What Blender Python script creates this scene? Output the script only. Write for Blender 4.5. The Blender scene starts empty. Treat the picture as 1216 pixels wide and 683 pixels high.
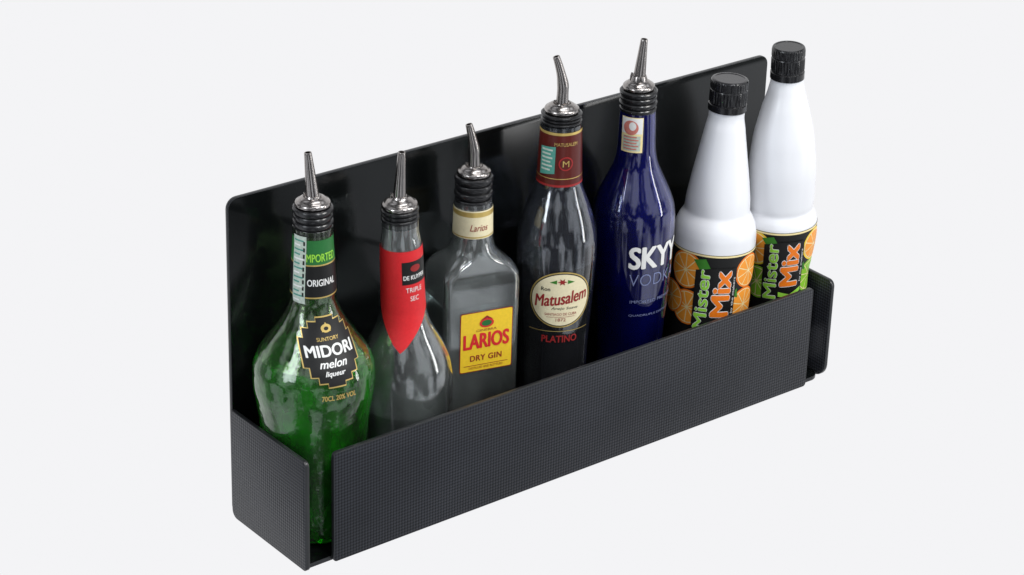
import bpy, bmesh, math, random
import numpy as np
from mathutils import Vector, Matrix
random.seed(3)
scene=bpy.context.scene
COL=scene.collection
S=0.8
L,D,H,HF=.7588,.1414,.3703,.13
CAM_AZ=math.radians(-128.2)

# ---------------------------------------------------------------- materials
def newmat(name):
    m=bpy.data.materials.new(name); m.use_nodes=True
    nt=m.node_tree; b=nt.nodes['Principled BSDF']; return m,nt,b
def N(nt,t,**k):
    n=nt.nodes.new(t)
    for a,v in k.items(): setattr(n,a,v)
    return n
def noise_bump(nt,b,scale,strength,dist=.001,detail=4):
    tc=N(nt,'ShaderNodeTexCoord'); nz=N(nt,'ShaderNodeTexNoise'); nz.inputs['Scale'].default_value=scale; nz.inputs['Detail'].default_value=detail
    bp=N(nt,'ShaderNodeBump'); bp.inputs['Strength'].default_value=strength; bp.inputs['Distance'].default_value=dist
    nt.links.new(tc.outputs['Object'],nz.inputs['Vector']); nt.links.new(nz.outputs['Fac'],bp.inputs['Height']); nt.links.new(bp.outputs['Normal'],b.inputs['Normal'])
    return nz,tc
def mat(name,col,rough=.5,metal=0,spec=.5,trans=0,ior=1.5,bump=None,var=0,coat=0,tvar=None,detail=4):
    m,nt,b=newmat(name)
    b.inputs['Base Color'].default_value=(*col,1); b.inputs['Roughness'].default_value=rough
    b.inputs['Metallic'].default_value=metal; b.inputs['Specular IOR Level'].default_value=spec
    b.inputs['Transmission Weight'].default_value=trans; b.inputs['IOR'].default_value=ior
    b.inputs['Coat Weight'].default_value=coat; b.inputs['Coat Roughness'].default_value=.02
    if bump or var:
        sc,st=(bump or (60,0.0))[:2]
        nz,tc=noise_bump(nt,b,sc,st,(bump[2] if bump and len(bump)>2 else .001),detail)
        if var:
            mx=N(nt,'ShaderNodeMix',data_type='RGBA'); nt.links.new(nz.outputs['Fac'],mx.inputs['Factor'])
            mx.inputs[6].default_value=(*[c*(1-var) for c in col],1); mx.inputs[7].default_value=(*[min(1,c*(1+var)) for c in col],1)
            nt.links.new(mx.outputs[2],b.inputs['Base Color'])
    if tvar:
        lo,hi,sc=tvar
        t2=N(nt,'ShaderNodeTexCoord'); mp=N(nt,'ShaderNodeMapping'); mp.inputs['Scale'].default_value=(1,1,.35)
        n2=N(nt,'ShaderNodeTexNoise'); n2.inputs['Scale'].default_value=sc; n2.inputs['Detail'].default_value=3
        r2=N(nt,'ShaderNodeMapRange'); r2.inputs['From Min'].default_value=.36; r2.inputs['From Max'].default_value=.64; r2.inputs['To Min'].default_value=lo; r2.inputs['To Max'].default_value=hi
        nt.links.new(t2.outputs['Object'],mp.inputs[0]); nt.links.new(mp.outputs[0],n2.inputs['Vector']); nt.links.new(n2.outputs['Fac'],r2.inputs[0]); nt.links.new(r2.outputs[0],b.inputs['Transmission Weight'])
    return m
def weave_mat(name,dark,light,rough=.42,spec=.3):
    m,nt,b=newmat(name)
    tc=N(nt,'ShaderNodeTexCoord'); sp=N(nt,'ShaderNodeSeparateXYZ'); nt.links.new(tc.outputs['Object'],sp.inputs[0])
    def M(op,a,bb=None):
        n=N(nt,'ShaderNodeMath',operation=op)
        for i,v in enumerate((a,bb)):
            if v is None: continue
            if isinstance(v,(int,float)): n.inputs[i].default_value=v
            else: nt.links.new(v,n.inputs[i])
        return n.outputs[0]
    h=M('ADD',sp.outputs[0],sp.outputs[1])
    k=2*math.pi/.0074
    a=M('SINE',M('MULTIPLY',M('ADD',h,sp.outputs[2]),k)); c=M('SINE',M('MULTIPLY',M('SUBTRACT',h,sp.outputs[2]),k))
    p=M('MULTIPLY',a,c); f=M('ADD',M('MULTIPLY',p,.5),.5)
    nz=N(nt,'ShaderNodeTexNoise'); nz.inputs['Scale'].default_value=9; nz.inputs['Detail'].default_value=5; nt.links.new(tc.outputs['Object'],nz.inputs['Vector'])
    f2=M('MULTIPLY',f,M('ADD',nz.outputs['Fac'],.45))
    mx=N(nt,'ShaderNodeMix',data_type='RGBA'); nt.links.new(f2,mx.inputs['Factor'])
    mx.inputs[6].default_value=(*dark,1); mx.inputs[7].default_value=(*light,1); nt.links.new(mx.outputs[2],b.inputs['Base Color'])
    bp=N(nt,'ShaderNodeBump'); bp.inputs['Strength'].default_value=.4; bp.inputs['Distance'].default_value=.0006
    nt.links.new(f,bp.inputs['Height']); nt.links.new(bp.outputs['Normal'],b.inputs['Normal'])
    b.inputs['Roughness'].default_value=rough; b.inputs['Specular IOR Level'].default_value=spec
    return m
WEAVE=weave_mat('woven_black',(.0035,.0038,.0048),(.042,.045,.055),.34,.28)
BLACKP=mat('gloss_black_panel',(.003,.0037,.0037),.17,spec=.30,bump=(12,.04,.002),var=.3)
EDGE=mat('cut_edge',(.018,.019,.021),.3,spec=.5,var=.2)
METAL=mat('pourer_steel',(.36,.335,.32),.20,metal=1,bump=(60,.12),var=.3)
RUBBER=mat('black_rubber',(.012,.012,.013),.25,spec=.5,var=.3)
CAPB=mat('black_plastic_cap',(.008,.008,.009),.22,spec=.55,var=.3)
WHITE=mat('white_plastic',(.78,.79,.82),.26,spec=.45,bump=(25,.04),var=.02)
CLEAR=mat('clear_glass',(.93,.97,.96),0.0,trans=.98,ior=1.5,bump=(15,.45,.006),tvar=(.95,.998,14),detail=1,coat=1)  # milky streaks in the transmission stand in for light refracted by the bottle
RUMG=mat('rum_glass',(.62,.66,.74),0.0,trans=.985,ior=1.52,bump=(18,.2,.004),detail=1,coat=.8)
GREENG=mat('green_tinted_glass',(.66,.93,.52),.0,trans=.99,ior=1.5,bump=(45,.5,.003),detail=2,coat=.4)
BLUEG=mat('cobalt_glass',(.010,.017,.38),.0,trans=.95,ior=1.52,bump=(18,.2,.004),tvar=(.88,.98,12),detail=1,coat=.8)
GREENL=mat('melon_liqueur',(.014,.42,.004),.02,trans=.68,ior=1.38,bump=(40,.9,.005),var=.85,tvar=(.40,.92,26))
WATERL=mat('clear_spirit',(.80,.87,.86),0.0,trans=.95,ior=1.34,bump=(14,.6,.008),tvar=(.92,.995,18),detail=1)  # liquid is clear; its cloudy patches imitate refracted brightness
RUML=mat('clear_rum_darkened',(.10,.10,.11),0.0,trans=.95,ior=1.34)  # clear rum; colour darkened to stand in for the black panel seen through it
BLUEL=mat('blue_spirit',(.10,.14,.75),0.0,trans=.97,ior=1.34)
def ink(n,c,r=.45,v=.12): return mat(n,c,r,spec=.35,var=v,bump=(300,.02))
I_BLACK=ink('ink_black',(.008,.008,.008)); I_WHITE=ink('ink_white',(.80,.80,.78),v=.04); I_GOLD=mat('ink_gold',(.62,.45,.14),.35,metal=.5,var=.2)
I_GREEN=ink('ink_green',(.02,.15,.035)); I_RED=ink('ink_red',(.66,.02,.025)); I_CREAM=ink('ink_cream',(.80,.72,.48)); I_YEL=ink('ink_yellow',(.86,.58,.03))
I_BROWN=ink('ink_brown',(.09,.012,.009),.3); I_DRED=ink('ink_dark_red',(.30,.02,.02)); I_ORANGE=ink('ink_orange',(.85,.20,.012)); I_LORANGE=ink('ink_light_orange',(.90,.33,.035))
I_LIME=ink('ink_lime',(.25,.55,.03)); I_GREY=ink('ink_grey',(.20,.23,.40)); I_STAMP=ink('ink_stamp',(.50,.58,.50),v=.35); I_PINK=ink('ink_pink',(.60,.20,.16),v=.4); I_TEAL=ink('ink_teal',(.08,.30,.24))
I_LEMON=ink('ink_lemon',(.88,.60,.04)); I_PALE=ink('ink_pale',(.88,.74,.38)); I_LEAF=ink('ink_leaf',(.04,.20,.02)); I_LIGHTG=ink('ink_light_green',(.30,.66,.06))

# ---------------------------------------------------------------- mesh helpers
def link(o,parent=None):
    COL.objects.link(o)
    if parent: o.parent=parent
    return o
def mesh_obj(name,bm,mats,parent=None,smooth=True,angle=35):
    me=bpy.data.meshes.new(name); bm.normal_update(); bm.to_mesh(me); bm.free()
    for m in (mats if isinstance(mats,(list,tuple)) else [mats]): me.materials.append(m)
    if smooth:
        me.shade_smooth(); me.set_sharp_from_angle(angle=math.radians(angle))
    return link(bpy.data.objects.new(name,me),parent)
def empty(name,loc,label,cat,rot=(0,0,0)):
    o=bpy.data.objects.new(name,None); o.empty_display_size=.03; COL.objects.link(o)
    o.location=loc; o.rotation_euler=rot; o['label']=label; o['category']=cat
    return o
def panel(name,pts,axis,t0,t1,mat_,parent,bev=.0007):
    bm=bmesh.new()
    def P(a,b,t): return {'x':(t,a,b),'y':(a,t,b),'z':(a,b,t)}[axis]
    v0=[bm.verts.new(P(a,b,t0)) for a,b in pts]; v1=[bm.verts.new(P(a,b,t1)) for a,b in pts]
    bm.faces.new(v0); bm.faces.new(v1[::-1]); n=len(pts)
    for i in range(n): 
        f=bm.faces.new((v0[i],v1[i],v1[(i+1)%n],v0[(i+1)%n])); f.material_index=1
    bmesh.ops.recalc_face_normals(bm,faces=bm.faces)
    es=[e for e in bm.edges if len(e.link_faces)==2 and any(len(f.verts)>6 for f in e.link_faces)]
    bmesh.ops.bevel(bm,geom=es,offset=bev,segments=2,affect='EDGES',profile=.5,material=1)
    return mesh_obj(name,bm,[mat_,EDGE],parent,angle=40)
def rrect(x0,z0,x1,z1,r):
    out=[]
    for (cx,cz,a0,rr) in ((x0+r[0],z0+r[0],180,r[0]),(x1-r[1],z0+r[1],270,r[1]),(x1-r[2],z1-r[2],0,r[2]),(x0+r[3],z1-r[3],90,r[3])):
        for i in range(7):
            a=math.radians(a0+15*i); out.append((cx+rr*math.cos(a),cz+rr*math.sin(a)))
    return out
def pchip(xs,ys):
    xs=np.array(xs,float); ys=np.array(ys,float); h=np.diff(xs); d=np.diff(ys)/h; m=np.zeros(len(xs))
    for i in range(1,len(xs)-1):
        if d[i-1]*d[i]>0:
            w1=2*h[i]+h[i-1]; w2=h[i]+2*h[i-1]; m[i]=(w1+w2)/(w1/d[i-1]+w2/d[i])
    m[0]=d[0]; m[-1]=d[-1]
    def f(x):
        x=min(max(x,xs[0]),xs[-1]); i=min(int(np.searchsorted(xs,x,side='right'))-1,len(xs)-2); i=max(i,0)
        t=(x-xs[i])/h[i]
        return (1+2*t)*(1-t)**2*ys[i]+t*(1-t)**2*h[i]*m[i]+t*t*(3-2*t)*ys[i+1]+t*t*(t-1)*h[i]*m[i+1]
    return f
def rings_mesh(name,rings,mat_,parent,capa=True,capb=True,angle=40):
    bm=bmesh.new(); vr=[[bm.verts.new(p) for p in r] for r in rings]; n=len(vr[0])
    for a,b in zip(vr,vr[1:]):
        for i in range(n): bm.faces.new((a[i],a[(i+1)%n],b[(i+1)%n],b[i]))
    if capa: bm.faces.new(vr[0][::-1])
    if capb: bm.faces.new(vr[-1])
    bmesh.ops.recalc_face_normals(bm,faces=bm.faces)
    return mesh_obj(name,bm,mat_,parent,angle=angle)
def circ(r,z,n=72,cx=0,cy=0): return [(cx+r*math.cos(2*math.pi*i/n),cy+r*math.sin(2*math.pi*i/n),z) for i in range(n)]
def lathe(name,prof,mat_,parent,n=72,angle=40): return rings_mesh(name,[circ(r,z,n) for r,z in prof],mat_,parent,angle=angle)
def zs(a,b,step=.0025):
    k=max(2,int((b-a)/step)); return [a+(b-a)*i/k for i in range(k+1)]

class Rev:
    def __init__(s,prof): 
        s.z0=prof[0][0]; s.z1=prof[-1][0]; s.R=pchip([p[0] for p in prof],[p[1] for p in prof])
        s.zz=np.array(zs(s.z0,s.z1,.001)); rr=np.array([s.R(z) for z in s.zz]); ds=np.hypot(np.diff(s.zz),np.diff(rr)); s.ss=np.concatenate([[0],np.cumsum(ds)]); s.rr=rr
    def wrap(s,az,zc):
        sc=np.interp(zc,s.zz,s.ss)
        def f(x,y,off):
            q=sc+y; z=float(np.interp(q,s.ss,s.zz)); r=float(np.interp(q,s.ss,s.rr))
            r2=float(np.interp(q+.001,s.ss,s.rr)); z2=float(np.interp(q+.001,s.ss,s.zz)); dr,dz=r2-r,z2-z; l=math.hypot(dr,dz) or 1
            nr,nz=dz/l,-dr/l
            if l<1e-6: nr,nz=1,0
            a=az+x/r; rr=r+off*nr
            return (rr*math.cos(a),rr*math.sin(a),z+off*nz)
        return f
def glass_body(rev,mat_,parent,t=.003,thickbase=.008,n=80,ringf=None,name='glass_body'):
    ringf=ringf or (lambda z,o: circ(rev.R(z)-o,z,n))
    z0,z1=rev.z0,rev.z1
    outer=[ringf(z,0) for z in zs(z0,z1)]; inner=[ringf(z,t) for z in zs(z0+thickbase,z1)][::-1]
    return rings_mesh(name,outer+inner,mat_,parent)
def liquid(rev,level,mat_,parent,t=.003,thickbase=.008,n=80,ringf=None):
    ringf=ringf or (lambda z,o: circ(rev.R(z)-o,z,n))
    return rings_mesh('liquid',[ringf(z,t-.0003) for z in zs(rev.z0+thickbase-.0003,level)],mat_,parent)

class Decal:
    def __init__(s): s.bm=bmesh.new(); s.mats=[]
    def mi(s,m):
        if m not in s.mats: s.mats.append(m)
        return s.mats.index(m)
    def poly(s,pts,m,layer=0):
        vs=[s.bm.verts.new((x,y,layer)) for x,y in pts]; f=s.bm.faces.new(vs); f.material_index=s.mi(m)
        f.normal_update()
        if f.normal.z<0: f.normal_flip()
    def rect(s,x0,y0,x1,y1,m,layer=0): s.poly([(x0,y0),(x1,y0),(x1,y1),(x0,y1)],m,layer)
    def ell(s,cx,cy,a,b,m,layer=0,n=40): s.poly([(cx+a*math.cos(2*math.pi*i/n),cy+b*math.sin(2*math.pi*i/n)) for i in range(n)],m,layer)
    def slice(s,cx,cy,r,m1,m2,m3,layer=0,rot=0):
        s.ell(cx,cy,r,r,m1,layer); s.ell(cx,cy,r*.90,r*.90,m2,layer+1)
        for k in range(9):
            a=rot+k*2*math.pi/9; b=a+2*math.pi/9*.90
            s.poly([(cx+r*.07*math.cos((a+b)/2),cy+r*.07*math.sin((a+b)/2))]+[(cx+r*.85*math.cos(a+(b-a)*i/5),cy+r*.85*math.sin(a+(b-a)*i/5)) for i in range(6)],m3,layer+2)
    def text(s,body,cx,cy,w,h,m,layer=0,rot=0,shear=0,bold=0.0,space=1.0,fat=0.0):
        """fat: stroke thickening in metres made of shifted copies on their own thin layers"""
        cu=bpy.data.curves.new('t','FONT'); cu.body=body; cu.offset=bold; cu.shear=shear; cu.space_character=space; cu.resolution_u=4
        o=bpy.data.objects.new('t',cu); COL.objects.link(o); dg=bpy.context.evaluated_depsgraph_get(); dg.update()
        me=o.evaluated_get(dg).to_mesh(); co=np.array([v.co[:] for v in me.vertices])
        mn,mx_=co.min(0),co.max(0); sx=w/(mx_[0]-mn[0]); sy=h/(mx_[1]-mn[1]); c,sn=math.cos(rot),math.sin(rot)
        shifts=[(0,0)] if not fat else [(-fat,0),(fat,0),(0,fat*.7),(0,-fat*.7),(-fat*.7,-fat*.5),(fat*.7,fat*.5),(-fat*.7,fat*.5),(fat*.7,-fat*.5)]
        k=s.mi(m)
        for j,(dx,dy) in enumerate(shifts):
            vs=[]
            for v in co:
                x=(v[0]-(mn[0]+mx_[0])/2)*sx+dx; y=(v[1]-(mn[1]+mx_[1])/2)*sy+dy
                vs.append(s.bm.verts.new((cx+x*c-y*sn,cy+x*sn+y*c,layer+j*.12)))
            for p in me.polygons:
                try:
                    f=s.bm.faces.new([vs[i] for i in p.vertices]); f.material_index=k; f.normal_update()
                    if f.normal.z<0: f.normal_flip()
                except ValueError: pass
        o.evaluated_get(dg).to_mesh_clear(); bpy.data.objects.remove(o); bpy.data.curves.remove(cu)
    def done(s,name,parent,fn,base=.0003,step=.0025,gap=.00012,clip=None):
        bm=s.bm
        bmesh.ops.triangulate(bm,faces=[f for f in bm.faces if len(f.verts)>4])
        xs=[v.co.x for v in bm.verts]; ys=[v.co.y for v in bm.verts]
        for lo,hi,ax in ((min(xs),max(xs),0),(min(ys),max(ys),1)):
            k=int((hi-lo)/step)
            for i in range(1,k+1):
                c=lo+(hi-lo)*i/(k+1); co=[0,0,0]; co[ax]=c; no=[0,0,0]; no[ax]=1
                bmesh.ops.bisect_plane(bm,geom=bm.verts[:]+bm.edges[:]+bm.faces[:],plane_co=co,plane_no=no,dist=1e-7)
        if clip:
            for co,no in clip:
                bmesh.ops.bisect_plane(bm,geom=bm.verts[:]+bm.edges[:]+bm.faces[:],plane_co=co,plane_no=no,clear_outer=True)
        for v in bm.verts: v.co=fn(v.co.x,v.co.y,base+gap*v.co.z)
        return mesh_obj(name,bm,s.mats,parent,smooth=True,angle=60)

def tube(name,path,mat_,parent,n=28):
    rings=[]
    P=[Vector(p) for p,r in path]
    for i,(p,r) in enumerate(path):
        t=(P[min(i+1,len(P)-1)]-P[max(i-1,0)]).normalized(); u=t.cross(Vector((0,1,0))).normalized(); w=u.cross(t).normalized()
        rings.append([tuple(P[i]+u*r*math.cos(2*math.pi*k/n)+w*r*math.sin(2*math.pi*k/n)) for k in range(n)])
    t=(P[-1]-P[-2]).normalized(); u=t.cross(Vector((0,1,0))).normalized(); w=u.cross(t).normalized(); r=path[-1][1]
    for dd,rr in ((.0005,r*.95),(.0004,r*.72),(-.005,r*.65)):
        rings.append([tuple(P[-1]+t*dd+u*rr*math.cos(2*math.pi*k/n)+w*rr*math.sin(2*math.pi*k/n)) for k in range(n)])
    return rings_mesh(name,rings,mat_,parent,angle=50)
RIGHT=Vector((.788,-.616,0))
def pourer(bottle,zn,zc,rc,rf,zs_,zt,lean=0.0,bend=0.0,rotz=0):
    pr=[(.004,zc-.001),(rf*.90,zc-.001),(rf*.98,zc),(rf*1.03,zc+.0012),(rf*1.04,zc+.0028),(rf*1.02,zc+.0042),(rf*.97,zc+.0052),(rf*.90,zc+.0056),(rf*.86,zc+.0060),(rf*.80,zc+.0074),(rf*.66,zc+.0090),(rf*.54,zc+.0098),(.0086,zs_-.0004),(.0078,zs_+.0015),(.003,zs_+.0015)]
    base=lathe('pourer',pr,METAL,bottle,64,angle=50)
    cp=[(.006,zn-.0005),(rc*.98,zn-.0005)]
    k=4; step=(zc-zn)/k
    for i in range(k):
        a=zn+i*step; rr=rc*(1+.03*(i%2))
        cp+=[(rr*.97,a+.05*step),(rr,a+.2*step),(rr*1.025,a+.35*step),(rr*1.025,a+.7*step),(rr*.99,a+.85*step),(rr*.91,a+.95*step)]
    cp+=[(rc*.9,zc-.0012),(.006,zc-.0012)]
    lathe('stopper_ring',cp,RUBBER,base,64,angle=30)
    R_=Matrix.Rotation(-rotz,3,'Z')@RIGHT
    path=[]
    for i in range(17):
        t=i/16; off=lean*t+bend*max(0,(t-.38)/.62)**1.4
        r=.0070*(1-t)+.0039*t+.0007*math.exp(-((t-.45)/.12)**2)*(1 if bend else 0)
        path.append((tuple(R_*off+Vector((0,0,zs_-.001+(zt-zs_)*t))),r))
    tube('spout',path,METAL,base)
    pth=[(tuple(-R_*.0092+Vector((0,0,zs_-.006))),.0013),(tuple(-R_*.0088+Vector((0,0,zs_+.0003))),.0013),(tuple(-R_*.0080+Vector((0,0,zs_+.0035))),.0013)]
    tube('breather_tube',pth,METAL,base,14)
    return base

# ================================================================= RACK
rack=empty('bottle_rack',(0,0,0),'black woven-texture speed rack with tall back panel holding seven bottles','bottle rack')
panel('back_panel',rrect(.003,0,L-.002,H,(.010,.010,.012,.012)),'y',D+.0003,D+.0055,BLACKP,rack)
panel('front_panel',rrect(.035,0,L-.039,HF,(.004,.004,.005,.005)),'y',0,.005,WEAVE,rack)
panel('side_panel',rrect(0,0,D,HF,(.005,.009,.002,.006)),'x',0,.005,WEAVE,rack)
panel('side_panel',rrect(0,0,D,HF,(.018,.009,.002,.008)),'x',L-.009,L-.004,WEAVE,rack)
panel('base_panel',rrect(.0053,.0053,L-.0093,D,(.0008,.014,.0008,.0008)),'z',.0,.005,BLACKP,rack)

# ================================================================= 1 melon liqueur
b=empty('liqueur_bottle',(.0625,.076,.0053),'green melon liqueur bottle with black ten-sided label, steel pourer','bottle')
rv=Rev([(.0,.050),(.002,.0535),(.006,.055),(.10,.056),(.125,.0575),(.15,.061),(.172,.0640),(.188,.0635),(.203,.0585),(.218,.0490),(.233,.0385),(.248,.0300),(.260,.0248),(.267,.0232),(.274,.0236),(.303,.0224),(.3385,.0205),(.346,.0205)])
glass_body(rv,GREENG,b); liquid(rv,.202,GREENL,b)
pourer(b,.3405,.3685,.0200,.0178,.378,.4262,lean=-.0045)
aC=CAM_AZ
d=Decal()
hw=.0223*2.2
d.rect(-hw,-.017,hw,.017,I_BLACK,0); d.rect(-hw,.0185,hw,.045,I_GREEN,0); d.rect(-hw,.0170,hw,.0185,I_GOLD,0); d.rect(-hw,-.0185,hw,-.017,I_GOLD,0)
nl=d.done('neck_label',b,rv.wrap(aC+.35,.293))
d=Decal(); d.text('ORIGINAL',0.0015,-.001,.031,.0072,I_WHITE,0,fat=.0002); d.text('IMPORTED',0.001,.026,.034,.0085,I_LIGHTG,0,fat=.0002)
d.done('lettering',nl,rv.wrap(aC+.42,.293),base=.0006)
d=Decal(); d.rect(-.0078,-.038,.0078,.036,I_STAMP,0)
for i in range(14): d.rect(-.0066,-.035+i*.005,.0012+.004*(i%2),-.0333+i*.005,I_TEAL if i%3 else I_WHITE,1)
for i in range(9): d.rect(.0045,-.03+i*.007,.0065,-.0255+i*.007,I_BLACK,1)
d.done('tax_stamp',b,rv.wrap(aC-.62,.306),base=.0009)
def star(rx,ry,n=20,notch=.93):
    return [(rx*(1 if i%2 else notch)*math.sin(2*math.pi*i/n),ry*(1 if i%2 else notch)*math.cos(2*math.pi*i/n)) for i in range(n)]
def step_oct(w,h):
    q=[(.30,1),(.30,.88),(.58,.88),(.58,.70),(.82,.70),(.82,.42),(1,.42),(1,0)]
    a=[(x*w,y*h) for x,y in q][:-1]
    return (a+[(x,-y) for x,y in a[::-1]]+[(-x,-y) for x,y in a]+[(-x,y) for x,y in a[::-1]])[::-1]
d=Decal(); d.poly(step_oct(.0325,.0375),I_GOLD,0); d.poly(step_oct(.0310,.0360),I_BLACK,1)
fl=d.done('front_label',b,rv.wrap(aC+.47,.2235))
d=Decal()
d.text('MIDORI',0,.0012,.053,.0120,I_WHITE,0,fat=.00055); d.text('melon',.0,-.0125,.030,.0085,I_WHITE,0,shear=.35,fat=.0003); d.text('liqueur',0,-.0235,.022,.0068,I_WHITE,0,shear=.35,fat=.0002)
d.text('SUNTORY',0,.0135,.024,.0040,I_GOLD,0)
d.ell(0,.0245,.0055,.0045,I_GOLD,0,20); d.poly([(-.005,.021),(0,.031),(.005,.021)],I_GOLD,1); d.ell(0,.0242,.0025,.002,I_BLACK,2,14)
d.done('lettering',fl,rv.wrap(aC+.47,.2235),base=.0007)
d=Decal(); d.text('70CL 20% VOL',0,0,.038,.0055,I_GOLD,0,fat=.0002)
d.done('volume_lettering',b,rv.wrap(aC+.50,.180),base=.0004)

# ================================================================= 2 triple sec
b=empty('liqueur_bottle',(.184,.070,.0053),'clear round-bodied bottle with red neck label and steel pourer','bottle',rot=(0,-.050,0))
rv=Rev([(0,.041),(.002,.045),(.006,.047),(.075,.0485),(.117,.0500),(.140,.0505),(.160,.0485),(.175,.0440),(.190,.0375),(.204,.0305),(.217,.0260),(.230,.0238),(.30,.0220),(.318,.0195),(.330,.0195)])
glass_body(rv,CLEAR,b,t=.0032); liquid(rv,.115,WATERL,b,t=.0032)
pourer(b,.324,.343,.0190,.0185,.3545,.4055,lean=.004)
d=Decal(); hw=.0225*1.75
d.poly([(-hw,.036),(-hw,-.022),(-hw*.75,-.036),(-.010,-.070),(-.003,-.078),(.004,-.072),(hw*.75,-.040),(hw,-.034),(hw,.036)],I_RED,0)
d.poly([(.001,.024),(hw*.98,.024),(hw*.98,-.002),(.001,-.002)],I_BLACK,1)
nl=d.done('neck_label',b,rv.wrap(aC,.265))
d=Decal(); d.text('DE KUYPER',.0155,.006,.026,.0048,I_WHITE,0,fat=.00015); d.text('TRIPLE',.014,-.0085,.019,.0055,I_WHITE,0); d.text('SEC',.014,-.0185,.010,.0055,I_WHITE,0); d.ell(.016,.016,.006,.004,I_DRED,0)
d.done('lettering',nl,rv.wrap(aC,.265),base=.0007)

# ================================================================= 3 dry gin (rectangular)
ROT=math.radians(-14)
b=empty('gin_bottle',(.2790,.090,.0053),'clear square-shouldered gin bottle with yellow front label and steel pourer','bottle',rot=(0,0,ROT))
pa=[(0,.038,.028,.008),(.002,.041,.031,.008),(.006,.0430,.0325,.008),(.226,.0445,.0335,.008),(.235,.0440,.0330,.009),(.242,.0415,.0315,.012),(.2485,.0365,.0290,.016),(.254,.0300,.0268,.022),(.260,.0256,.0250,.024),(.268,.0232,.0232,.0232),(.278,.0218,.0218,.0218),(.312,.0208,.0208,.0208),(.318,.0200,.0200,.0200)]
fa,fb,fc=[pchip([p[0] for p in pa],[p[i] for p in pa]) for i in (1,2,3)]
def rr_ring(z,o,n=96):
    a,bb=fa(z)-o,fb(z)-o; c=min(max(fc(z)-o,.003),a-.0001,bb-.0001); out=[]
    for q,(sx,sy) in enumerate(((1,1),(-1,1),(-1,-1),(1,-1))):
        for i in range(n//4):
            t=math.radians(90*q+90*i/(n//4-1)); out.append((sx*(a-c)+c*math.cos(t),sy*(bb-c)+c*math.sin(t),z))
    return out
class RR: pass
r3=RR(); r3.z0=0; r3.z1=.318; r3.R=fa
glass_body(r3,CLEAR,b,t=.0035,thickbase=.010,ringf=rr_ring); liquid(r3,.205,WATERL,b,t=.0035,thickbase=.010,ringf=rr_ring)
pourer(b,.312,.3455,.0198,.0178,.3540,.4025,lean=-.001,bend=-.0055,rotz=ROT)
rv3=Rev([(p[0],p[1]) for p in pa]); azl=aC-ROT
d=Decal(); hw=.0215*2.4
d.rect(-hw,-.016,hw,.016,I_CREAM,0); d.rect(-hw,.009,hw,.0145,I_GOLD,1); d.rect(-hw,-.015,hw,-.0135,I_GOLD,1)
nl=d.done('neck_label',b,rv3.wrap(azl,.2945))
d=Decal(); d.text('Larios',.003,-.003,.020,.0075,I_DRED,0,shear=.3); d.done('lettering',nl,rv3.wrap(azl+.2,.2945),base=.0007)
ff=lambda x,y,off:(x+.004,-fb(.162+y)-off,.162+y)
d=Decal(); d.poly(rrect(-.031,-.036,.031,.036,(.002,)*4),I_DRED,0); d.poly(rrect(-.0302,-.0352,.0302,.0352,(.002,)*4),I_YEL,1)
fl=d.done('front_label',b,ff)
d=Decal()
d.text('LARIOS',0,.001,.053,.0175,I_RED,0,fat=.0008); d.text('DRY GIN',0,-.0195,.037,.0068,I_DRED,0,fat=.0002,space=1.1)
d.ell(0,.0215,.0085,.0055,I_RED,0,24); d.ell(0,.0215,.006,.0036,I_GREEN,1,24); d.poly([(-.008,.025),(0,.0305),(.008,.025),(0,.0275)],I_DRED,2)
d.text('GINEBRA',0,.0134,.024,.0028,I_DRED,0); d.rect(-.026,-.0285,.026,-.0278,I_DRED,0); d.text('DESTILLED AND BOTTLED',0,-.0312,.04,.0026,I_DRED,0)
d.done('lettering',fl,ff,base=.0007)

# ================================================================= 4 rum
b=empty('rum_bottle',(.3850,.075,.0053),'dark glass rum bottle with oval cream label and brown neck wrap','bottle')
rv=Rev([(0,.032),(.002,.035),(.006,.037),(.12,.0390),(.18,.0425),(.235,.0447),(.252,.0443),(.266,.0420),(.280,.0382),(.294,.0335),(.306,.0286),(.318,.0250),(.33,.0244),(.380,.0224),(.386,.0220)])
glass_body(rv,RUMG,b); liquid(rv,.228,RUML,b)
pourer(b,.3825,.3985,.0212,.0182,.4065,.4611,lean=.001,bend=-.009)
d=Decal(); hw=.0236*3.0
d.rect(-hw,-.031,hw,.031,I_BROWN,0); d.rect(-hw,-.031,hw,-.0285,I_DRED,1); d.rect(-hw,.028,hw,.031,I_GOLD,1); d.rect(-hw,-.022,hw,-.0212,I_GOLD,1)
nl=d.done('neck_label',b,rv.wrap(aC,.3505))
d=Decal(); d.ell(.006,-.004,.008,.008,I_DRED,0); d.ell(.006,-.004,.0065,.0065,I_BROWN,1); d.text('M',.006,-.004,.007,.007,I_GOLD,2)
d.text('MATUSALEM',.006,.018,.026,.004,I_GOLD,0)
d.done('lettering',nl,rv.wrap(aC,.3505),base=.0007)
d=Decal(); d.poly([(-.009,-.018),(.009,-.015),(.009,.016),(-.009,.014)],I_TEAL,0)
for i in range(6): d.rect(-.007,-.012+i*.0045,.004+.002*(i%2),-.0100+i*.0045,I_STAMP,1)
d.done('tax_stamp',b,rv.wrap(aC-.62,.350),base=.0012)
d=Decal(); d.ell(0,0,.0365,.0345,I_GOLD,0,48); d.ell(0,0,.0350,.0330,I_BLACK,1,48); d.ell(0,0,.0338,.0318,I_CREAM,2,48)
fl=d.done('front_label',b,rv.wrap(aC+.15,.193))
d=Decal()
d.text('Matusalem',0,.002,.061,.0145,I_DRED,0,rot=.13,shear=.3,fat=.0004); d.text('Ron',-.018,.0135,.010,.0045,I_BLACK,0,fat=.0001)
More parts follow.
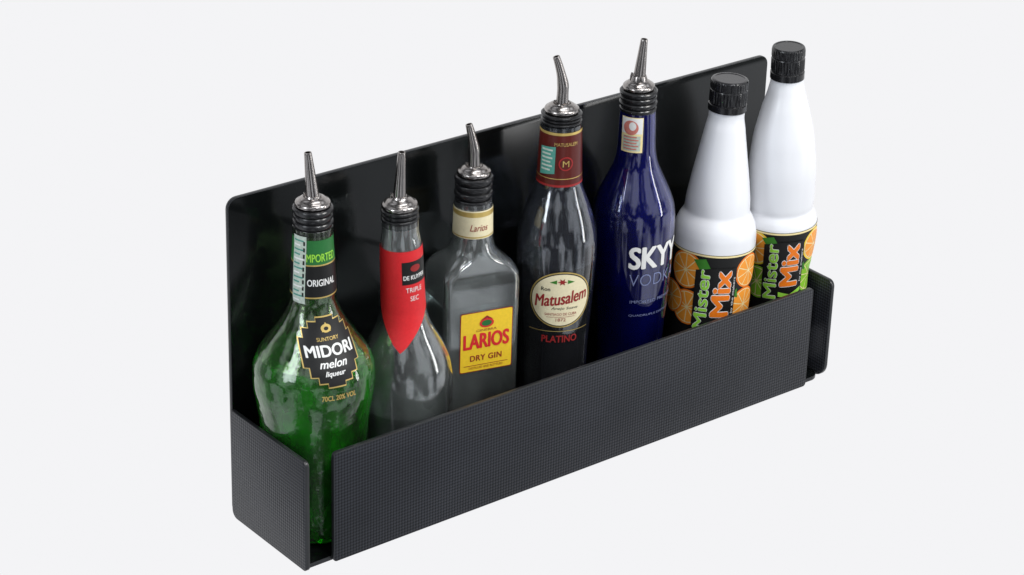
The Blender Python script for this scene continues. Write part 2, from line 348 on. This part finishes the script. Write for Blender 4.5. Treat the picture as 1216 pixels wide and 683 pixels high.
d.poly([(x-.0,y+.0225) for x,y in star(.0055,.0045,12,.45)],I_DRED,0); d.poly([(-.014,.022),(-.006,.025),(-.006,.020)],I_LEAF,0); d.poly([(.014,.022),(.006,.025),(.006,.020)],I_LEAF,0)
d.text('Anejo Suave',.004,-.0105,.03,.0042,I_BLACK,0,shear=.2); d.text('SANTIAGO DE CUBA',0,-.0175,.036,.0032,I_DRED,0); d.text('1872',.0,-.0245,.011,.0040,I_DRED,0); d.rect(-.016,-.0212,.016,-.0208,I_DRED,0)
d.done('lettering',fl,rv.wrap(aC+.15,.193),base=.0008)
d=Decal(); d.text('PLATINO',0,0,.040,.0085,I_DRED,0,fat=.0003); d.rect(-.036,.0095,.036,.0102,I_GOLD,0)
d.done('variety_lettering',b,rv.wrap(aC+.15,.144),base=.0004)

# ================================================================= 5 vodka
b=empty('vodka_bottle',(.506,.080,.0053),'cobalt blue glass vodka bottle with white lettering and steel pourer','bottle',rot=(0,-.018,0))
rv=Rev([(0,.031),(.002,.034),(.006,.036),(.087,.0380),(.145,.0418),(.20,.0455),(.242,.0466),(.258,.0455),(.272,.0415),(.286,.0355),(.300,.0290),(.313,.0240),(.33,.0215),(.3636,.0204),(.375,.0198)])
glass_body(rv,BLUEG,b); liquid(rv,.225,BLUEL,b)
pourer(b,.3725,.3985,.0200,.0172,.4125,.4565,lean=.004)
w5=rv.wrap(aC+.62,.212)
d=Decal(); d.text('SKYY',0,0,.068,.0265,I_WHITE,0,fat=.0012,space=.98)
d.done('brand_lettering',b,w5,base=.0004)
d=Decal(); d.text('VODKA',0,0,.066,.0150,I_GREY,0,bold=-.012,space=1.05); d.text('IMPORTED PREMIUM',0,-.028,.060,.0040,I_GREY,0); d.text('QUADRUPLE DISTILLED',0,-.046,.060,.0030,I_GREY,0)
d.done('variety_lettering',b,rv.wrap(aC+.62,.184),base=.0004)
d=Decal(); d.rect(-.0125,-.020,.0125,.021,I_PALE,0); d.rect(-.0118,.002,.0118,.0202,I_WHITE,1)
d.ell(-.001,.009,.0085,.0085,I_PINK,2,24); d.ell(.001,.011,.004,.005,I_WHITE,3,14); d.rect(-.010,-.018,.010,-.0005,I_STAMP,1)
for i in range(5): d.rect(-.009,-.0165+i*.0035,.006+.002*(i%2),-.0150+i*.0035,I_PINK,2)
d.done('tax_stamp',b,rv.wrap(aC-.35,.350),base=.0007)

# ================================================================= 6,7 mixer bottles
def cap(parent,z0,z1,r):
    rings=[]; n=144
    def ring(rr,z,rib): return [((rr-(rib if i%4<2 else 0))*math.cos(2*math.pi*i/n),(rr-(rib if i%4<2 else 0))*math.sin(2*math.pi*i/n),z) for i in range(n)]
    h=z1-z0
    for f,k,rib in ((0,.92,0),(0,1.0,0),(.20,1.0,0),(.215,.95,0),(.25,.95,0),(.265,.97,.0003),(.29,.985,.0008),(.62,.985,.0008),(.65,.97,0),(.67,.955,0),(.70,.97,0),(.72,.985,.0006),(.90,.98,.0006),(.95,.965,.0),(.985,.93,0),(1.0,.88,0),(1.0,.80,0),(.985,.76,0)):
        rings.append(ring(r*k,z0+h*f,rib))
    return rings_mesh('screw_cap',rings,CAPB,parent,angle=30)
def mixer(loc,tilt,label,prof,capz,capr,ltop,lbot,az,fruit,mcol,tz):
    b=empty('mixer_bottle',loc,label,'bottle',rot=(0,tilt,0)); b['group']='white plastic mixer bottles'
    rv=Rev(prof)
    rings=[circ(rv.R(z),z,80) for z in zs(rv.z0,rv.z1,.002)]
    rings_mesh('bottle_body',rings,WHITE,b,angle=60)
    cap(b,*capz,capr)
    r=rv.R(.15); W=r*2.6; zc=(ltop+lbot)/2; hh=(ltop-lbot)/2
    f=rv.wrap(az,zc)
    d=Decal(); d.rect(-W,-hh,W,hh,I_BLACK,0); d.rect(-W,hh-.0028,W,hh-.0006,I_PALE,1)
    lb=d.done('wrap_label',b,f,step=.003)
    yb=hh-.004
    d=Decal(); A,B2,C2=fruit[:3]
    F2=fruit[3] if len(fruit)>3 else fruit[:3]
    d.slice(-.036,yb-.020,.023,A,B2,C2,0,.2); d.slice(-.030,yb-.066,.022,*F2,0,.5); d.slice(-.056,yb-.060,.020,A,B2,C2,3,.9)
    d.slice(.046,yb-.020,.021,A,B2,C2,0,.7); d.slice(.042,yb-.062,.022,*F2,0,.1)
    d.poly([(-.026,yb-.004),(-.012,yb-.001),(-.006,yb-.012),(-.018,yb-.016)],I_LEAF,6); d.poly([(.020,yb-.046),(.028,yb-.038),(.030,yb-.050)],I_LEAF,6)
    d.done('fruit_print',lb,f,base=.0005,clip=[((0,yb+.001,0),(0,1,0)),((0,-hh+.001,0),(0,-1,0))])
    d=Decal(); y0=tz
    d.poly([(-.0225,y0-.042),(-.0035,y0-.042),(-.0035,y0+.040),(-.0225,y0+.036)],I_BLACK,0)
    d.poly([(-.0035,y0-.040),(.0255,y0-.040),(.0255,y0+.040),(-.0035,y0+.040)],I_BLACK,0)
    d.text('Mix',.0085,y0+.008,.056,.0195,I_WHITE,1,rot=math.pi/2,fat=.0022)
    d.text('Mister',-.0130,y0-.000,.074,.0140,I_WHITE,1,rot=math.pi/2,fat=.0011)
    d.text('Mister',-.0130,y0-.000,.074,.0140,I_LIGHTG,3,rot=math.pi/2,fat=.0005)
    d.text('Mix',.0085,y0+.008,.056,.0195,mcol,3,rot=math.pi/2,fat=.0013)
    d.text('by the makers',.0232,y0+.006,.046,.0032,I_WHITE,2,rot=math.pi/2)
    d.poly([(-.003,y0-.028),(.010,y0-.032),(.024,y0-.024),(.024,y0-.029),(.010,y0-.038),(-.003,y0-.034)],I_LIGHTG,4)
    d.done('lettering',lb,f,base=.0015)
    return b
mixer((.612,.070,.0053),.040,'white plastic mixer bottle with orange slice label, ribbed black cap',
  [(0,.041),(.002,.0445),(.006,.046),(.07,.0470),(.127,.0480),(.186,.0485),(.200,.0480),(.210,.0462),(.218,.0430),(.2235,.0398),(.2275,.0380),(.232,.0377),(.240,.0371),(.2565,.0349),(.297,.0281),(.3275,.0230),(.3427,.0205),(.352,.0205)],
  (.349,.386),.0220,.1875,.040,aC+.0,(I_ORANGE,I_PALE,I_LORANGE),I_ORANGE,.018)
mixer((.7175,.058,.0053),-.030,'white plastic mixer bottle with orange and lime label, black cap',
  [(0,.032),(.002,.035),(.006,.036),(.125,.0370),(.150,.0405),(.180,.0440),(.196,.0444),(.204,.0425),(.209,.0402),(.213,.0385),(.220,.0392),(.254,.0398),(.292,.0368),(.335,.0280),(.360,.0210),(.372,.0188),(.378,.0188)],
  (.374,.412),.0197,.197,.050,aC+.05,(I_LEMON,I_PALE,I_LORANGE,(I_LIME,I_PALE,I_LIME)),I_ORANGE,.022)

for o in list(COL.objects):
    if o.parent is None and o.type=='EMPTY': o.location=o.location*S; o.scale=(S,S,S)

# ---------------------------------------------------------------- camera
cam=bpy.data.cameras.new('camera'); co=bpy.data.objects.new('camera',cam); COL.objects.link(co)
co.location=(-1.2592*S,-1.8787*S,1.415*S); co.rotation_euler=(1.1237,-.0278,-.6676)
cam.sensor_width=36; cam.lens=36*3024.2/1216; cam.clip_end=100; scene.camera=co

# ---------------------------------------------------------------- lights
def area(name,loc,target,sx,sy,e,col=(1,1,1)):
    l=bpy.data.lights.new(name,'AREA'); l.shape='RECTANGLE'; l.size=sx; l.size_y=sy; l.energy=e; l.color=col
    o=bpy.data.objects.new(name,l); COL.objects.link(o); o.location=loc
    o.rotation_euler=(Vector(target)-Vector(loc)).to_track_quat('-Z','Y').to_euler(); return o
T=(.3,.05,.15)
area('key_softbox',(1.0,-1.1,1.5),T,.45,.55,19,(1,.98,.95))
area('key_softbox_second',(.10,-1.3,1.7),T,.30,.55,10,(.95,.97,1))
area('side_softbox',(-1.3,-.1,.9),T,.35,.9,8,(.88,.94,1))
area('overhead_softbox',(.3,-.25,1.7),T,.9,.25,5,(1,1,1))
area('low_strip_softbox',(1.3,-1.0,.35),T,.12,.8,3,(1,1,1))

w=bpy.data.worlds.new('World'); scene.world=w; w.use_nodes=True; nt=w.node_tree; bg=nt.nodes['Background']
tc=N(nt,'ShaderNodeTexCoord'); vm=N(nt,'ShaderNodeVectorMath',operation='DOT_PRODUCT'); vm.inputs[1].default_value=(.558,.708,-.432)
mr=N(nt,'ShaderNodeMapRange'); mr.interpolation_type='SMOOTHSTEP'; mr.inputs['From Min'].default_value=-.05; mr.inputs['From Max'].default_value=.7
nz=N(nt,'ShaderNodeTexNoise'); nz.inputs['Scale'].default_value=2.6; nz.inputs['Detail'].default_value=4; nt.links.new(tc.outputs['Generated'],nz.inputs['Vector'])
cr=N(nt,'ShaderNodeValToRGB'); cr.color_ramp.elements[0].position=.47; cr.color_ramp.elements[0].color=(.05,.05,.055,1); cr.color_ramp.elements[1].position=.59; cr.color_ramp.elements[1].color=(1.0,1.05,1.12,1)
nt.links.new(nz.outputs['Fac'],cr.inputs[0])
mx=N(nt,'ShaderNodeMix',data_type='RGBA'); nt.links.new(cr.outputs[0],mx.inputs[6]); mx.inputs[7].default_value=(.904,.904,.921,1)
nt.links.new(tc.outputs['Generated'],vm.inputs[0]); nt.links.new(vm.outputs['Value'],mr.inputs[0]); nt.links.new(mr.outputs[0],mx.inputs['Factor']); nt.links.new(mx.outputs[2],bg.inputs['Color'])
bg.inputs['Strength'].default_value=1
scene.view_settings.view_transform='Standard'; scene.view_settings.look='None'; scene.view_settings.exposure=0
